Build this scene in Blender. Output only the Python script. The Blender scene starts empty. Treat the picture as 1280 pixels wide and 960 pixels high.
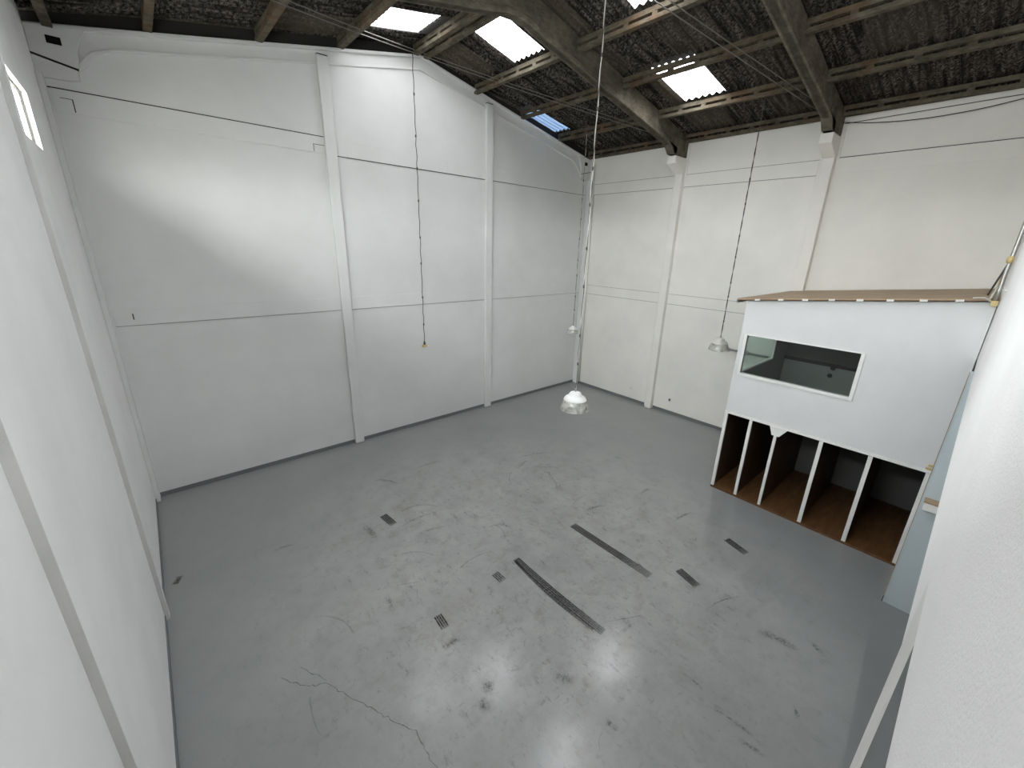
import bpy, bmesh, math, random
from mathutils import Vector, Matrix, Euler
random.seed(7)
sc = bpy.context.scene
C = sc.collection

# ------------------------------------------------------------------ camera
cam_data = bpy.data.cameras.new('camera')
cam_data.sensor_width = 36.0
cam_data.sensor_fit = 'HORIZONTAL'
cam_data.lens = 513.17 / 1280 * 36.0
cam_data.shift_x = -6.8 / 1280
cam_data.shift_y = -4.67 / 1280
cam_data.clip_start = 0.01
cam_data.clip_end = 200
cam = bpy.data.objects.new('camera', cam_data)
C.objects.link(cam)
cam.matrix_world = Matrix.Translation((0.62064, -9.5448, 4.75944)) @ Euler((1.2559, -0.0288, -0.7209), 'XYZ').to_matrix().to_4x4()
sc.camera = cam

# ------------------------------------------------------------------ exposure, sky
sc.view_settings.view_transform = 'Standard'
sc.view_settings.look = 'None'
sc.view_settings.exposure = 0.47
sc.view_settings.gamma = 1.0
sc.view_settings.use_curve_mapping = False
sc.cycles.use_denoising = True
sc.cycles.max_bounces = 10
sc.cycles.diffuse_bounces = 6
sc.cycles.transparent_max_bounces = 16
sc.cycles.sample_clamp_indirect = 8.0
SKY = 42.0
world = bpy.data.worlds.new('sky')
sc.world = world
world.use_nodes = True
nt = world.node_tree
nt.nodes.clear()
wo = nt.nodes.new('ShaderNodeOutputWorld')
wb = nt.nodes.new('ShaderNodeBackground')
tc = nt.nodes.new('ShaderNodeTexCoord')
sx = nt.nodes.new('ShaderNodeSeparateXYZ')
rp = nt.nodes.new('ShaderNodeValToRGB')
rp.color_ramp.elements[0].position = 0.49
rp.color_ramp.elements[0].color = (0.55, 0.55, 0.54, 1)
rp.color_ramp.elements[1].position = 0.53
rp.color_ramp.elements[1].color = (0.985, 0.988, 1.0, 1)
mr = nt.nodes.new('ShaderNodeMapRange')
mr.inputs['From Min'].default_value = -1
mr.inputs['From Max'].default_value = 1
nt.links.new(tc.outputs['Generated'], sx.inputs[0])
nt.links.new(sx.outputs['Z'], mr.inputs['Value'])
nt.links.new(mr.outputs[0], rp.inputs[0])
nt.links.new(rp.outputs[0], wb.inputs['Color'])
wb.inputs['Strength'].default_value = SKY
nt.links.new(wb.outputs[0], wo.inputs[0])

W = 12.0                       # width of the hall, x = 0 left wall .. 12 right wall
YB = -13.0                     # back end of the modelled building
B1, B2 = -3.224, -6.580        # portal frames
def zt(x): return 8.66 - 0.205 * abs(x - 6.0)      # underside of the purlins
ROOF_UP = 0.20                                      # roof sheets above that
_ZP = {'R': [(6.0, 8.64), (7.5, 8.26), (9.0, 8.01), (10.5, 7.73), (11.88, 7.455)], 'L': [(6.0, 8.64), (4.26, 8.29), (2.85, 8.0), (1.33, 7.70), (0.24, 7.44)]}
def zp(x):                                          # underside of the purlins between the frames
    P = _ZP['R' if x >= 6 else 'L']
    for (a, za), (b, zb) in zip(P, P[1:]):
        if min(a, b) <= x <= max(a, b): return za + (zb - za) * (x - a) / (b - a)
    (a, za), (b, zb) = P[-2:]
    return za + (zb - za) * (x - a) / (b - a)

def portal(loc, normal, sx_, sy_):
    # sky portal: guides daylight sampling through a real opening
    l = bpy.data.lights.new('daylight_portal', 'AREA')
    l.shape = 'RECTANGLE'; l.size = sx_; l.size_y = sy_
    l.cycles.is_portal = True
    o = bpy.data.objects.new('daylight_portal', l)
    C.objects.link(o)
    o.location = loc
    o.rotation_euler = Vector(normal).to_track_quat('-Z', 'Y').to_euler()
    return o

# ------------------------------------------------------------------ materials
def mat(name, col, rough=0.6, spec=0.3, metal=0.0):
    m = bpy.data.materials.new(name); m.use_nodes = True
    b = m.node_tree.nodes['Principled BSDF']
    b.inputs['Base Color'].default_value = (*col, 1)
    b.inputs['Roughness'].default_value = rough
    b.inputs['Specular IOR Level'].default_value = spec
    b.inputs['Metallic'].default_value = metal
    return m
class N:
    def __init__(s, m):
        s.t = m.node_tree; s.b = s.t.nodes['Principled BSDF']
    def n(s, kind, **kw):
        x = s.t.nodes.new(kind)
        for k, v in kw.items():
            if k in x.inputs: x.inputs[k].default_value = v
            else: setattr(x, k, v)
        return x
    def l(s, a, b): s.t.links.new(a, b)
    def coords(s, scale=(1, 1, 1)):
        g = s.n('ShaderNodeNewGeometry'); mp = s.n('ShaderNodeMapping')
        mp.inputs['Scale'].default_value = scale
        s.l(g.outputs['Position'], mp.inputs['Vector']); return mp.outputs[0]
    def noise(s, vec, scale, detail=4, rough=0.55):
        x = s.n('ShaderNodeTexNoise'); x.inputs['Scale'].default_value = scale
        x.inputs['Detail'].default_value = detail; x.inputs['Roughness'].default_value = rough
        s.l(vec, x.inputs['Vector']); return x.outputs['Fac']
    def ramp(s, fac, stops):
        r = s.n('ShaderNodeValToRGB'); e = r.color_ramp.elements
        while len(e) < len(stops): e.new(0.5)
        for i, (p, c) in enumerate(stops):
            e[i].position = p
            e[i].color = (*c, 1) if isinstance(c, tuple) else (c, c, c, 1)
        s.l(fac, r.inputs[0]); return r.outputs[0]
    def mix(s, fac, a, b, mode='MIX'):
        x = s.n('ShaderNodeMix', data_type='RGBA', blend_type=mode)
        for sock, v in ((x.inputs[0], fac), (x.inputs[6], a), (x.inputs[7], b)):
            if isinstance(v, (int, float)): sock.default_value = v
            elif isinstance(v, tuple): sock.default_value = (*v, 1)
            else: s.l(v, sock)
        return x.outputs[2]
    def math(s, op, a, b=0.0):
        x = s.n('ShaderNodeMath', operation=op)
        for sock, v in ((x.inputs[0], a), (x.inputs[1], b)):
            if isinstance(v, (int, float)): sock.default_value = v
            else: s.l(v, sock)
        return x.outputs[0]
    def bump(s, h, strength, dist):
        x = s.n('ShaderNodeBump'); x.inputs['Strength'].default_value = strength
        x.inputs['Distance'].default_value = dist
        s.l(h, x.inputs['Height']); s.l(x.outputs[0], s.b.inputs['Normal'])

def paint(name, col, var=0.04, bump=0.25, dist=0.004, scale=55, rough=0.6, dirt=0.06):
    m = mat(name, col, rough, 0.25); k = N(m); v = k.coords()
    big = k.noise(v, 0.9, 5, 0.6)
    c2 = tuple(max(0, c * (1 - var * 2)) for c in col)
    base = k.mix(k.ramp(big, [(0.35, 0.0), (0.7, 1.0)]), col, c2)
    sp = k.noise(k.coords((1, 1, 0.35)), 7, 6, 0.7)
    base = k.mix(k.ramp(sp, [(0.6, 0.0), (0.85, dirt * 4)]), base, tuple(c * 0.72 for c in col))
    k.l(base, k.b.inputs['Base Color'])
    k.bump(k.noise(v, scale, 4, 0.6), bump, dist)
    return m
M = {}
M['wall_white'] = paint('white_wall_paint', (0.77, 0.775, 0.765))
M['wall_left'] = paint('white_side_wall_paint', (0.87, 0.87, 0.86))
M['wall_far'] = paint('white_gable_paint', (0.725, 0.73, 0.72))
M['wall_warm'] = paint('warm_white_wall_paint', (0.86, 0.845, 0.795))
M['stucco'] = paint('white_stucco', (0.91, 0.905, 0.90), bump=0.45, dist=0.005, scale=130, dirt=0.02)
M['cabin_white'] = paint('white_board_paint', (0.70, 0.705, 0.705), bump=0.06, dist=0.002, scale=40, rough=0.5)
M['trim_white'] = paint('white_gloss_trim', (0.80, 0.80, 0.77), bump=0.03, dist=0.001, rough=0.4)
M['panel_blue'] = paint('pale_blue_grey_paint', (0.50, 0.565, 0.59), bump=0.05, dist=0.002, rough=0.45)
M['skirting'] = paint('grey_skirting_paint', (0.17, 0.18, 0.185), bump=0.1, dist=0.002, rough=0.5)
M['grey_side'] = paint('rough_grey_strip', (0.56, 0.56, 0.55), bump=0.6, dist=0.004, scale=90)
M['joint'] = mat('dark_joint_gap', (0.035, 0.033, 0.03), 0.9, 0.1)
M['black'] = mat('black_void', (0.008, 0.008, 0.008), 0.8, 0.1)
M['metal'] = mat('galvanised_metal', (0.42, 0.42, 0.40), 0.4, 0.5, 0.9)
M['conduit_grey'] = mat('grey_conduit_paint', (0.30, 0.31, 0.31), 0.5, 0.3)
M['wire'] = mat('dark_wire', (0.06, 0.055, 0.05), 0.6, 0.3)
M['steel_cable'] = mat('dull_steel_cable', (0.20, 0.19, 0.17), 0.5, 0.4, 0.6)
M['pale_cord'] = mat('pale_cord', (0.50, 0.48, 0.43), 0.6, 0.3)
M['lamp_white'] = mat('white_lamp_cap', (0.84, 0.84, 0.83), 0.35, 0.5)
M['lamp_alu'] = mat('dull_aluminium_cap', (0.66, 0.65, 0.61), 0.45, 0.5, 0.25)
M['yellowed'] = mat('yellowed_plastic', (0.55, 0.43, 0.20), 0.5, 0.4)
M['plastic_white'] = mat('white_plastic', (0.74, 0.74, 0.71), 0.4, 0.4)
M['dark_frame'] = mat('dark_window_frame', (0.05, 0.05, 0.05), 0.5, 0.4)
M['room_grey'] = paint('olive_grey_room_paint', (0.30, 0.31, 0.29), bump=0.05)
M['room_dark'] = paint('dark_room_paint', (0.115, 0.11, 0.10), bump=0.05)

def glass(name, tint, gloss=0.08, rough=0.0):
    m = bpy.data.materials.new(name); m.use_nodes = True
    t = m.node_tree; t.nodes.clear()
    o = t.nodes.new('ShaderNodeOutputMaterial'); mx = t.nodes.new('ShaderNodeMixShader')
    tr = t.nodes.new('ShaderNodeBsdfTransparent'); gl = t.nodes.new('ShaderNodeBsdfGlossy')
    tr.inputs[0].default_value = (*tint, 1); gl.inputs['Roughness'].default_value = rough
    fr = t.nodes.new('ShaderNodeFresnel'); fr.inputs[0].default_value = 1.45
    if gloss is None: t.links.new(fr.outputs[0], mx.inputs[0])
    else: mx.inputs[0].default_value = gloss
    t.links.new(tr.outputs[0], mx.inputs[1]); t.links.new(gl.outputs[0], mx.inputs[2])
    t.links.new(mx.outputs[0], o.inputs[0]); return m
M['glass'] = glass('window_glass', (0.93, 0.96, 0.95), 0.04)
M['dim_glass'] = glass('dim_window_glass', (0.72, 0.72, 0.69), 0.04)  # tint darkened to cut the window light on the gable wall
M['green_glass'] = glass('greenish_glass', (0.80, 0.87, 0.84), 0.06)

def acrylic(name):
    # prismatic clear plastic of a high-bay reflector: part see-through, part white scatter
    m = bpy.data.materials.new(name); m.use_nodes = True
    t = m.node_tree; t.nodes.clear()
    o = t.nodes.new('ShaderNodeOutputMaterial'); mx = t.nodes.new('ShaderNodeMixShader'); mx2 = t.nodes.new('ShaderNodeMixShader')
    tr = t.nodes.new('ShaderNodeBsdfTransparent'); gl = t.nodes.new('ShaderNodeBsdfGlossy'); df = t.nodes.new('ShaderNodeBsdfDiffuse')
    tl = t.nodes.new('ShaderNodeBsdfTranslucent'); ad = t.nodes.new('ShaderNodeMixShader')
    tr.inputs[0].default_value = (0.90, 0.91, 0.88, 1); df.inputs[0].default_value = (0.85, 0.84, 0.78, 1); tl.inputs[0].default_value = (0.85, 0.84, 0.78, 1)
    gl.inputs['Roughness'].default_value = 0.25
    tcn = t.nodes.new('ShaderNodeTexCoord'); wv = t.nodes.new('ShaderNodeTexNoise'); wv.inputs['Scale'].default_value = 9
    r = t.nodes.new('ShaderNodeMapRange'); r.inputs['From Min'].default_value = 0.35; r.inputs['From Max'].default_value = 0.7
    r.inputs['To Min'].default_value = 0.25; r.inputs['To Max'].default_value = 0.75
    t.links.new(tcn.outputs['Object'], wv.inputs['Vector']); t.links.new(wv.outputs['Fac'], r.inputs['Value'])
    ad.inputs[0].default_value = 0.5
    t.links.new(df.outputs[0], ad.inputs[1]); t.links.new(tl.outputs[0], ad.inputs[2])
    t.links.new(r.outputs[0], mx.inputs[0]); t.links.new(tr.outputs[0], mx.inputs[1]); t.links.new(ad.outputs[0], mx.inputs[2])
    mx2.inputs[0].default_value = 0.12
    t.links.new(mx.outputs[0], mx2.inputs[1]); t.links.new(gl.outputs[0], mx2.inputs[2])
    t.links.new(mx2.outputs[0], o.inputs[0]); return m
M['acrylic'] = acrylic('prismatic_acrylic')

def translucent_sheet(name, tint):
    m = bpy.data.materials.new(name); m.use_nodes = True
    t = m.node_tree; t.nodes.clear()
    o = t.nodes.new('ShaderNodeOutputMaterial'); mx = t.nodes.new('ShaderNodeMixShader')
    tr = t.nodes.new('ShaderNodeBsdfTransparent'); df = t.nodes.new('ShaderNodeBsdfDiffuse')
    tr.inputs[0].default_value = (*tint, 1); df.inputs[0].default_value = (0.7, 0.7, 0.68, 1)
    mx.inputs[0].default_value = 0.15
    t.links.new(tr.outputs[0], mx.inputs[1]); t.links.new(df.outputs[0], mx.inputs[2])
    t.links.new(mx.outputs[0], o.inputs[0]); return m
M['sheet_clear'] = translucent_sheet('translucent_roof_sheet', (0.225, 0.227, 0.232))
M['sheet_dim'] = translucent_sheet('dim_translucent_roof_sheet', (0.15, 0.151, 0.154))  # tint darkened to soften the hot spot on the gable below
M['sheet_blue'] = translucent_sheet('bluish_translucent_roof_sheet', (0.0064, 0.0101, 0.0162))

def concrete(name, dark, light, sc_=1.0, rust=0.0):
    m = mat(name, light, 0.9, 0.15); k = N(m)
    a = k.noise(k.coords((1, 1, 1)), 3.5 * sc_, 8, 0.7)
    b = k.noise(k.coords((6, 6, 25)), 1.4 * sc_, 5, 0.6)
    c = k.mix(k.ramp(a, [(0.3, 0.0), (0.7, 1.0)]), dark, light)
    c = k.mix(k.ramp(b, [(0.45, 0.0), (0.75, 0.55)]), c, tuple(x * 0.5 for x in dark))
    if rust: c = k.mix(k.ramp(k.noise(k.coords((1, 1, 1)), 1.3, 4, 0.6), [(0.52, 0.0), (0.72, rust)]), c, (0.17, 0.075, 0.03))
    k.l(c, k.b.inputs['Base Color']); k.bump(a, 0.4, 0.01); return m
M['rafter'] = concrete('weathered_concrete', (0.075, 0.066, 0.05), (0.21, 0.185, 0.14))
M['purlin'] = concrete('stained_purlin_concrete', (0.055, 0.047, 0.033), (0.17, 0.15, 0.11), 1.0, 0.45)

def roof_mat():
    m = mat('mouldy_fibre_cement', (0.1, 0.09, 0.08), 0.95, 0.1); k = N(m)
    # mottled mould in patches stretched down the slope; some sheets newer and paler
    a = k.noise(k.coords((1, 1, 0)), 19, 7, 0.8)
    b = k.noise(k.coords((0.5, 6.5, 0)), 2.2, 4, 0.6)
    g = k.n('ShaderNodeNewGeometry'); s = k.n('ShaderNodeSeparateXYZ'); k.l(g.outputs['Position'], s.inputs[0])
    cell = k.n('ShaderNodeCombineXYZ')
    k.l(k.math('FLOOR', k.math('DIVIDE', k.math('ADD', s.outputs['X'], 0.1), 1.5)), cell.inputs[0])
    k.l(k.math('FLOOR', k.math('DIVIDE', s.outputs['Y'], 0.9)), cell.inputs[1])
    wn = k.n('ShaderNodeTexWhiteNoise', noise_dimensions='2D'); k.l(cell.outputs[0], wn.inputs['Vector'])
    m1 = k.mix(k.ramp(a, [(0.44, 0.0), (0.62, 1.0)]), (0.010, 0.009, 0.008), (0.23, 0.205, 0.18))
    m2 = k.mix(k.ramp(b, [(0.4, 0.0), (0.62, 0.9)]), m1, (0.012, 0.010, 0.009))  # streaks: mould, plus shade of the corrugation valleys put into the colour
    c = k.mix(k.ramp(wn.outputs['Value'], [(0.72, 0.0), (0.95, 0.6)]), m2, (0.10, 0.085, 0.062))
    k.l(c, k.b.inputs['Base Color']); return m
M['roof'] = roof_mat()

def floor_mat():
    m = mat('grey_painted_concrete_floor', (0.24, 0.255, 0.26), 0.3, 0.6); k = N(m)
    v = k.coords()
    big = k.noise(v, 0.55, 5, 0.6); mid = k.noise(v, 3.6, 9, 0.74); fine = k.noise(v, 17, 6, 0.75)
    st = k.noise(k.coords((1, 0.35, 1)), 11, 7, 0.8); st2 = k.noise(k.coords((0.4, 1, 1)), 8, 7, 0.8)
    base = k.mix(k.ramp(big, [(0.3, 0.0), (0.7, 1.0)]), (0.238, 0.249, 0.252), (0.272, 0.280, 0.278))
    # traffic zone in the middle of the hall
    g = k.n('ShaderNodeNewGeometry'); s = k.n('ShaderNodeSeparateXYZ'); k.l(g.outputs['Position'], s.inputs[0])
    dx = k.math('DIVIDE', k.math('SUBTRACT', s.outputs['X'], 4.6), 4.6); dy = k.math('DIVIDE', k.math('SUBTRACT', s.outputs['Y'], -5.6), 4.8)
    d = k.math('SQRT', k.math('ADD', k.math('MULTIPLY', dx, dx), k.math('MULTIPLY', dy, dy)))
    zone = k.ramp(d, [(0.45, 1.0), (1.05, 0.15)])
    pale = k.math('MULTIPLY', k.ramp(k.noise(v, 1.7, 6, 0.7), [(0.3, 0.25), (0.7, 0.85)]), zone)
    base = k.mix(pale, base, (0.405, 0.403, 0.39))
    wear = k.math('MULTIPLY', k.ramp(mid, [(0.50, 0.0), (0.74, 0.70)]), zone)
    base = k.mix(wear, base, (0.20, 0.195, 0.175))
    smudge = k.math('MULTIPLY', k.ramp(st, [(0.56, 0.0), (0.71, 0.75)]), zone)
    base = k.mix(smudge, base, (0.09, 0.088, 0.082))
    smudge2 = k.math('MULTIPLY', k.ramp(st2, [(0.58, 0.0), (0.72, 0.7)]), zone)
    base = k.mix(smudge2, base, (0.12, 0.115, 0.10))
    tan = k.math('MULTIPLY', k.ramp(k.noise(v, 1.1, 4, 0.6), [(0.58, 0.0), (0.75, 0.5)]), zone)
    base = k.mix(tan, base, (0.27, 0.25, 0.21))
    speck = k.math('MULTIPLY', k.ramp(fine, [(0.61, 0.0), (0.70, 0.7)]), zone)
    base = k.mix(speck, base, (0.08, 0.08, 0.075))
    k.l(base, k.b.inputs['Base Color'])
    r = k.mix(k.ramp(mid, [(0.3, 0.0), (0.75, 1.0)]), (0.16, 0.16, 0.16), (0.26, 0.26, 0.26))
    k.l(r, k.b.inputs['Roughness'])
    k.bump(k.noise(v, 9.0, 5, 0.6), 0.04, 0.004)
    return m
M['floor'] = floor_mat()
M['passage_floor'] = paint('smooth_grey_floor', (0.235, 0.243, 0.243), bump=0.02, rough=0.35)

def wood(name, c1, c2, axis=(3, 30, 30)):
    m = mat(name, c1, 0.55, 0.3); k = N(m)
    w = k.noise(k.coords(axis), 1.6, 6, 0.65)
    k.l(k.mix(k.ramp(w, [(0.3, 0.0), (0.7, 1.0)]), c1, c2), k.b.inputs['Base Color']); return m
M['ply_brown'] = wood('brown_plywood', (0.155, 0.078, 0.030), (0.075, 0.036, 0.015), (2, 9, 9))
M['divider_wood'] = wood('dark_hardboard', (0.085, 0.045, 0.02), (0.05, 0.026, 0.013), (4, 4, 1))
M['roof_ply'] = wood('dusty_plywood', (0.42, 0.31, 0.20), (0.31, 0.22, 0.14), (5, 1.2, 5))
M['cub_back'] = paint('grey_back_board', (0.17, 0.17, 0.165), bump=0.05)

def mark_mat(name, ribs, col, cover, gap=0.02):
    # tyre rubber laid down in ribs, broken up by the grain of the floor
    m = mat(name, col, 0.6, 0.3); k = N(m)
    uv = k.n('ShaderNodeUVMap'); s = k.n('ShaderNodeSeparateXYZ'); k.l(uv.outputs[0], s.inputs[0])
    nz = k.noise(k.coords((1, 1, 1)), 40, 6, 0.85)
    if ribs:
        wv = k.math('ABSOLUTE', k.math('SINE', k.math('MULTIPLY', s.outputs['Y'], math.pi * ribs)))
        rib = k.ramp(wv, [(0.25, gap), (0.60, 1.0)])
    else:
        rib = None
    br = k.ramp(nz, [(0.42, 0.32), (0.54, 1.0)])
    ends = k.math('MULTIPLY', k.ramp(s.outputs['X'], [(0.0, 0.85), (0.05, 1.0)]), k.ramp(s.outputs['X'], [(0.65, 1.0), (1.0, 0.45)]))
    f = k.math('MULTIPLY', br, ends)
    if rib: f = k.math('MULTIPLY', f, rib)
    if not ribs:
        f = k.math('MULTIPLY', f, k.ramp(k.math('ABSOLUTE', k.math('SUBTRACT', s.outputs['Y'], 0.5)), [(0.2, 1.0), (0.5, 0.0)]))
    f = k.math('MULTIPLY', f, cover)
    tr = k.n('ShaderNodeBsdfTransparent'); mx = k.n('ShaderNodeMixShader')
    k.l(f, mx.inputs[0]); k.l(tr.outputs[0], mx.inputs[1]); k.l(k.b.outputs[0], mx.inputs[2])
    out = [n for n in k.t.nodes if n.type == 'OUTPUT_MATERIAL'][0]
    k.l(mx.outputs[0], out.inputs[0]); return m
M['tread'] = mark_mat('tyre_tread_print', 4, (0.018, 0.018, 0.018), 1.0)
M['tyre'] = mark_mat('tyre_rubber_mark', 4, (0.018, 0.018, 0.018), 1.0, 0.40)
M['scuff'] = mark_mat('faint_scuff', 0, (0.06, 0.06, 0.057), 0.30)
def smudge_mat():
    m = mat('rubber_smudge', (0.05, 0.048, 0.044), 0.6, 0.3); k = N(m)
    uv = k.n('ShaderNodeUVMap'); s = k.n('ShaderNodeSeparateXYZ'); k.l(uv.outputs[0], s.inputs[0])
    def fall(o): return k.ramp(k.math('ABSOLUTE', k.math('SUBTRACT', o, 0.5)), [(0.1, 1.0), (0.5, 0.0)])
    nz = k.ramp(k.noise(k.coords((1, 1, 1)), 26, 7, 0.85), [(0.44, 0.0), (0.60, 1.0)])
    f = k.math('MULTIPLY', k.math('MULTIPLY', nz, 0.75), k.math('MULTIPLY', fall(s.outputs['X']), fall(s.outputs['Y'])))
    tr = k.n('ShaderNodeBsdfTransparent'); mx = k.n('ShaderNodeMixShader')
    k.l(f, mx.inputs[0]); k.l(tr.outputs[0], mx.inputs[1]); k.l(k.b.outputs[0], mx.inputs[2])
    out = [n for n in k.t.nodes if n.type == 'OUTPUT_MATERIAL'][0]; k.l(mx.outputs[0], out.inputs[0]); return m
M['smudge'] = smudge_mat()
M['crack'] = mark_mat('floor_crack', 0, (0.03, 0.029, 0.027), 0.7)
M['brown_stain'] = mark_mat('brown_stain', 0, (0.10, 0.06, 0.025), 0.8)

# ------------------------------------------------------------------ mesh helpers
def box(bm, a, b):
    x0, y0, z0 = a; x1, y1, z1 = b
    v = [bm.verts.new(p) for p in ((x0, y0, z0), (x1, y0, z0), (x1, y1, z0), (x0, y1, z0), (x0, y0, z1), (x1, y0, z1), (x1, y1, z1), (x0, y1, z1))]
    for f in ((3, 2, 1, 0), (4, 5, 6, 7), (0, 1, 5, 4), (1, 2, 6, 5), (2, 3, 7, 6), (3, 0, 4, 7)):
        bm.faces.new([v[i] for i in f])
def prism(bm, pts, axis, a, b):
    # polygon in the two other axes extruded from a to b along axis
    def P(p, t):
        return (t, p[0], p[1]) if axis == 'x' else ((p[0], t, p[1]) if axis == 'y' else (p[0], p[1], t))
    lo = [bm.verts.new(P(p, a)) for p in pts]; hi = [bm.verts.new(P(p, b)) for p in pts]
    n = len(pts)
    bm.faces.new(lo); bm.faces.new(hi[::-1])
    for i in range(n):
        bm.faces.new((lo[i], hi[i], hi[(i + 1) % n], lo[(i + 1) % n]))
def tube(bm, pts, r, seg=8):
    pts = [Vector(p) for p in pts]; rings = []
    prev = None
    for i, p in enumerate(pts):
        d = (pts[min(i + 1, len(pts) - 1)] - pts[max(i - 1, 0)]).normalized()
        if prev is None:
            u = d.cross(Vector((0, 0, 1)))
            if u.length < 1e-3: u = d.cross(Vector((1, 0, 0)))
        else:
            u = prev - d * prev.dot(d)
        u.normalize(); prev = u; w = d.cross(u)
        rings.append([bm.verts.new(p + r * (math.cos(t) * u + math.sin(t) * w)) for t in (2 * math.pi * j / seg for j in range(seg))])
    for a, b in zip(rings, rings[1:]):
        for j in range(seg):
            bm.faces.new((a[j], a[(j + 1) % seg], b[(j + 1) % seg], b[j]))
    bm.faces.new(rings[0][::-1]); bm.faces.new(rings[-1])
def lathe(bm, prof, c=(0, 0, 0), seg=40, closed=True):
    rings = []
    for r, z in prof:
        if r < 1e-5: rings.append([bm.verts.new((c[0], c[1], c[2] + z))])
        else: rings.append([bm.verts.new((c[0] + r * math.cos(2 * math.pi * j / seg), c[1] + r * math.sin(2 * math.pi * j / seg), c[2] + z)) for j in range(seg)])
    for a, b in zip(rings, rings[1:]):
        for j in range(seg):
            k = (j + 1) % seg
            if len(a) == 1 and len(b) == 1: continue
            if len(a) == 1: bm.faces.new((a[0], b[k], b[j]))
            elif len(b) == 1: bm.faces.new((a[j], a[k], b[0]))
            else: bm.faces.new((a[j], a[k], b[k], b[j]))
def obj(name, bm, m, parent=None, smooth=False, bevel=0.0, normals=True):
    if normals: bmesh.ops.recalc_face_normals(bm, faces=bm.faces)
    me = bpy.data.meshes.new(name); bm.to_mesh(me); bm.free()
    me.materials.append(m)
    if smooth:
        for p in me.polygons: p.use_smooth = True
    o = bpy.data.objects.new(name, me); C.objects.link(o)
    if parent is not None:
        o.parent = parent
        o.matrix_parent_inverse = Matrix.Translation(-parent.location)
    if bevel:
        md = o.modifiers.new('bevel', 'BEVEL'); md.width = bevel; md.segments = 2; md.limit_method = 'ANGLE'
    return o
def boxes(name, lst, m, parent=None, bevel=0.0):
    bm = bmesh.new()
    for a, b in lst: box(bm, a, b)
    return obj(name, bm, m, parent, bevel=bevel)
def struct(o):
    o['kind'] = 'structure'; return o
def tag(o, label, cat, group=None):
    o['label'] = label; o['category'] = cat
    if group: o['group'] = group
    return o
def thing(name, loc, label, cat, group=None):
    o = bpy.data.objects.new(name, None); C.objects.link(o); o.location = loc
    o.empty_display_size = 0.1
    return tag(o, label, cat, group)

# ------------------------------------------------------------------ floor
bm = bmesh.new(); box(bm, (-0.15, YB, -0.12), (W + 0.15, 0.15, 0.0))
floor = struct(obj('floor', bm, M['floor']))

# ------------------------------------------------------------------ far gable wall
bm = bmesh.new()
prism(bm, [(-0.15, 0), (W + 0.15, 0), (W + 0.15, zt(W)), (6.0, zt(6)), (-0.15, zt(0))], 'y', 0.0, 0.15)
wall_far = struct(obj('wall_far', bm, M['wall_far']))
PA = (3.898, 7.905)
RZ = ((3.289, 3.569), (6.416, 6.715))
for px in PA:
    boxes('pilaster', [((px - 0.105, -0.085, 0.0), (px + 0.105, 0.0, zt(px) - 0.135))], M['wall_far'], wall_far, 0.012)
    boxes('joint', [((px - 0.095, -0.075, zt(px) - 0.135), (px + 0.095, 0.0, zt(px) - 0.120))], M['joint'], wall_far)  # dark strip stands for the shadow at the pilaster top
edges = [(0.10, PA[0] - 0.105), (PA[0] + 0.105, PA[1] - 0.105), (PA[1] + 0.105, W - 0.1)]
for i, (a, b) in enumerate(edges):
    for j, (z0, z1) in enumerate(RZ):
        boxes('ring_beam', [((a, -0.014, z0), (b, 0.0, z1))], M['wall_far'], wall_far, 0.004)
# open cracks where the wall slabs meet the ring beams
boxes('joint', [((0.06, -0.016, 6.712), (PA[0] - 0.105, -0.001, 6.726))], M['joint'], wall_far)
boxes('joint', [((PA[0] + 0.105, -0.012, 6.404), (PA[1] - 0.105, -0.001, 6.416))], M['joint'], wall_far)
boxes('joint', [((PA[1] + 0.105, -0.012, 6.404), (W - 0.1, -0.001, 6.412))], M['joint'], wall_far)
boxes('joint', [((PA[0] - 0.32, -0.018, 6.44), (PA[0] - 0.31, -0.001, 6.56)), ((PA[0] - 0.32, -0.018, 6.56), (PA[0] - 0.105, -0.001, 6.568))], M['joint'], wall_far)
boxes('joint', [((0.17, -0.018, 6.60), (0.30, -0.001, 6.607)), ((0.292, -0.018, 6.44), (0.304, -0.001, 6.607))], M['joint'], wall_far)
boxes('joint', [((0.335, -0.018, 3.385), (0.35, -0.001, 3.49))], M['joint'], wall_far)
for a, b in edges:
    boxes('joint', [((a, -0.010, 3.281), (b, -0.001, 3.289))], M['skirting'], wall_far)
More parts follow.
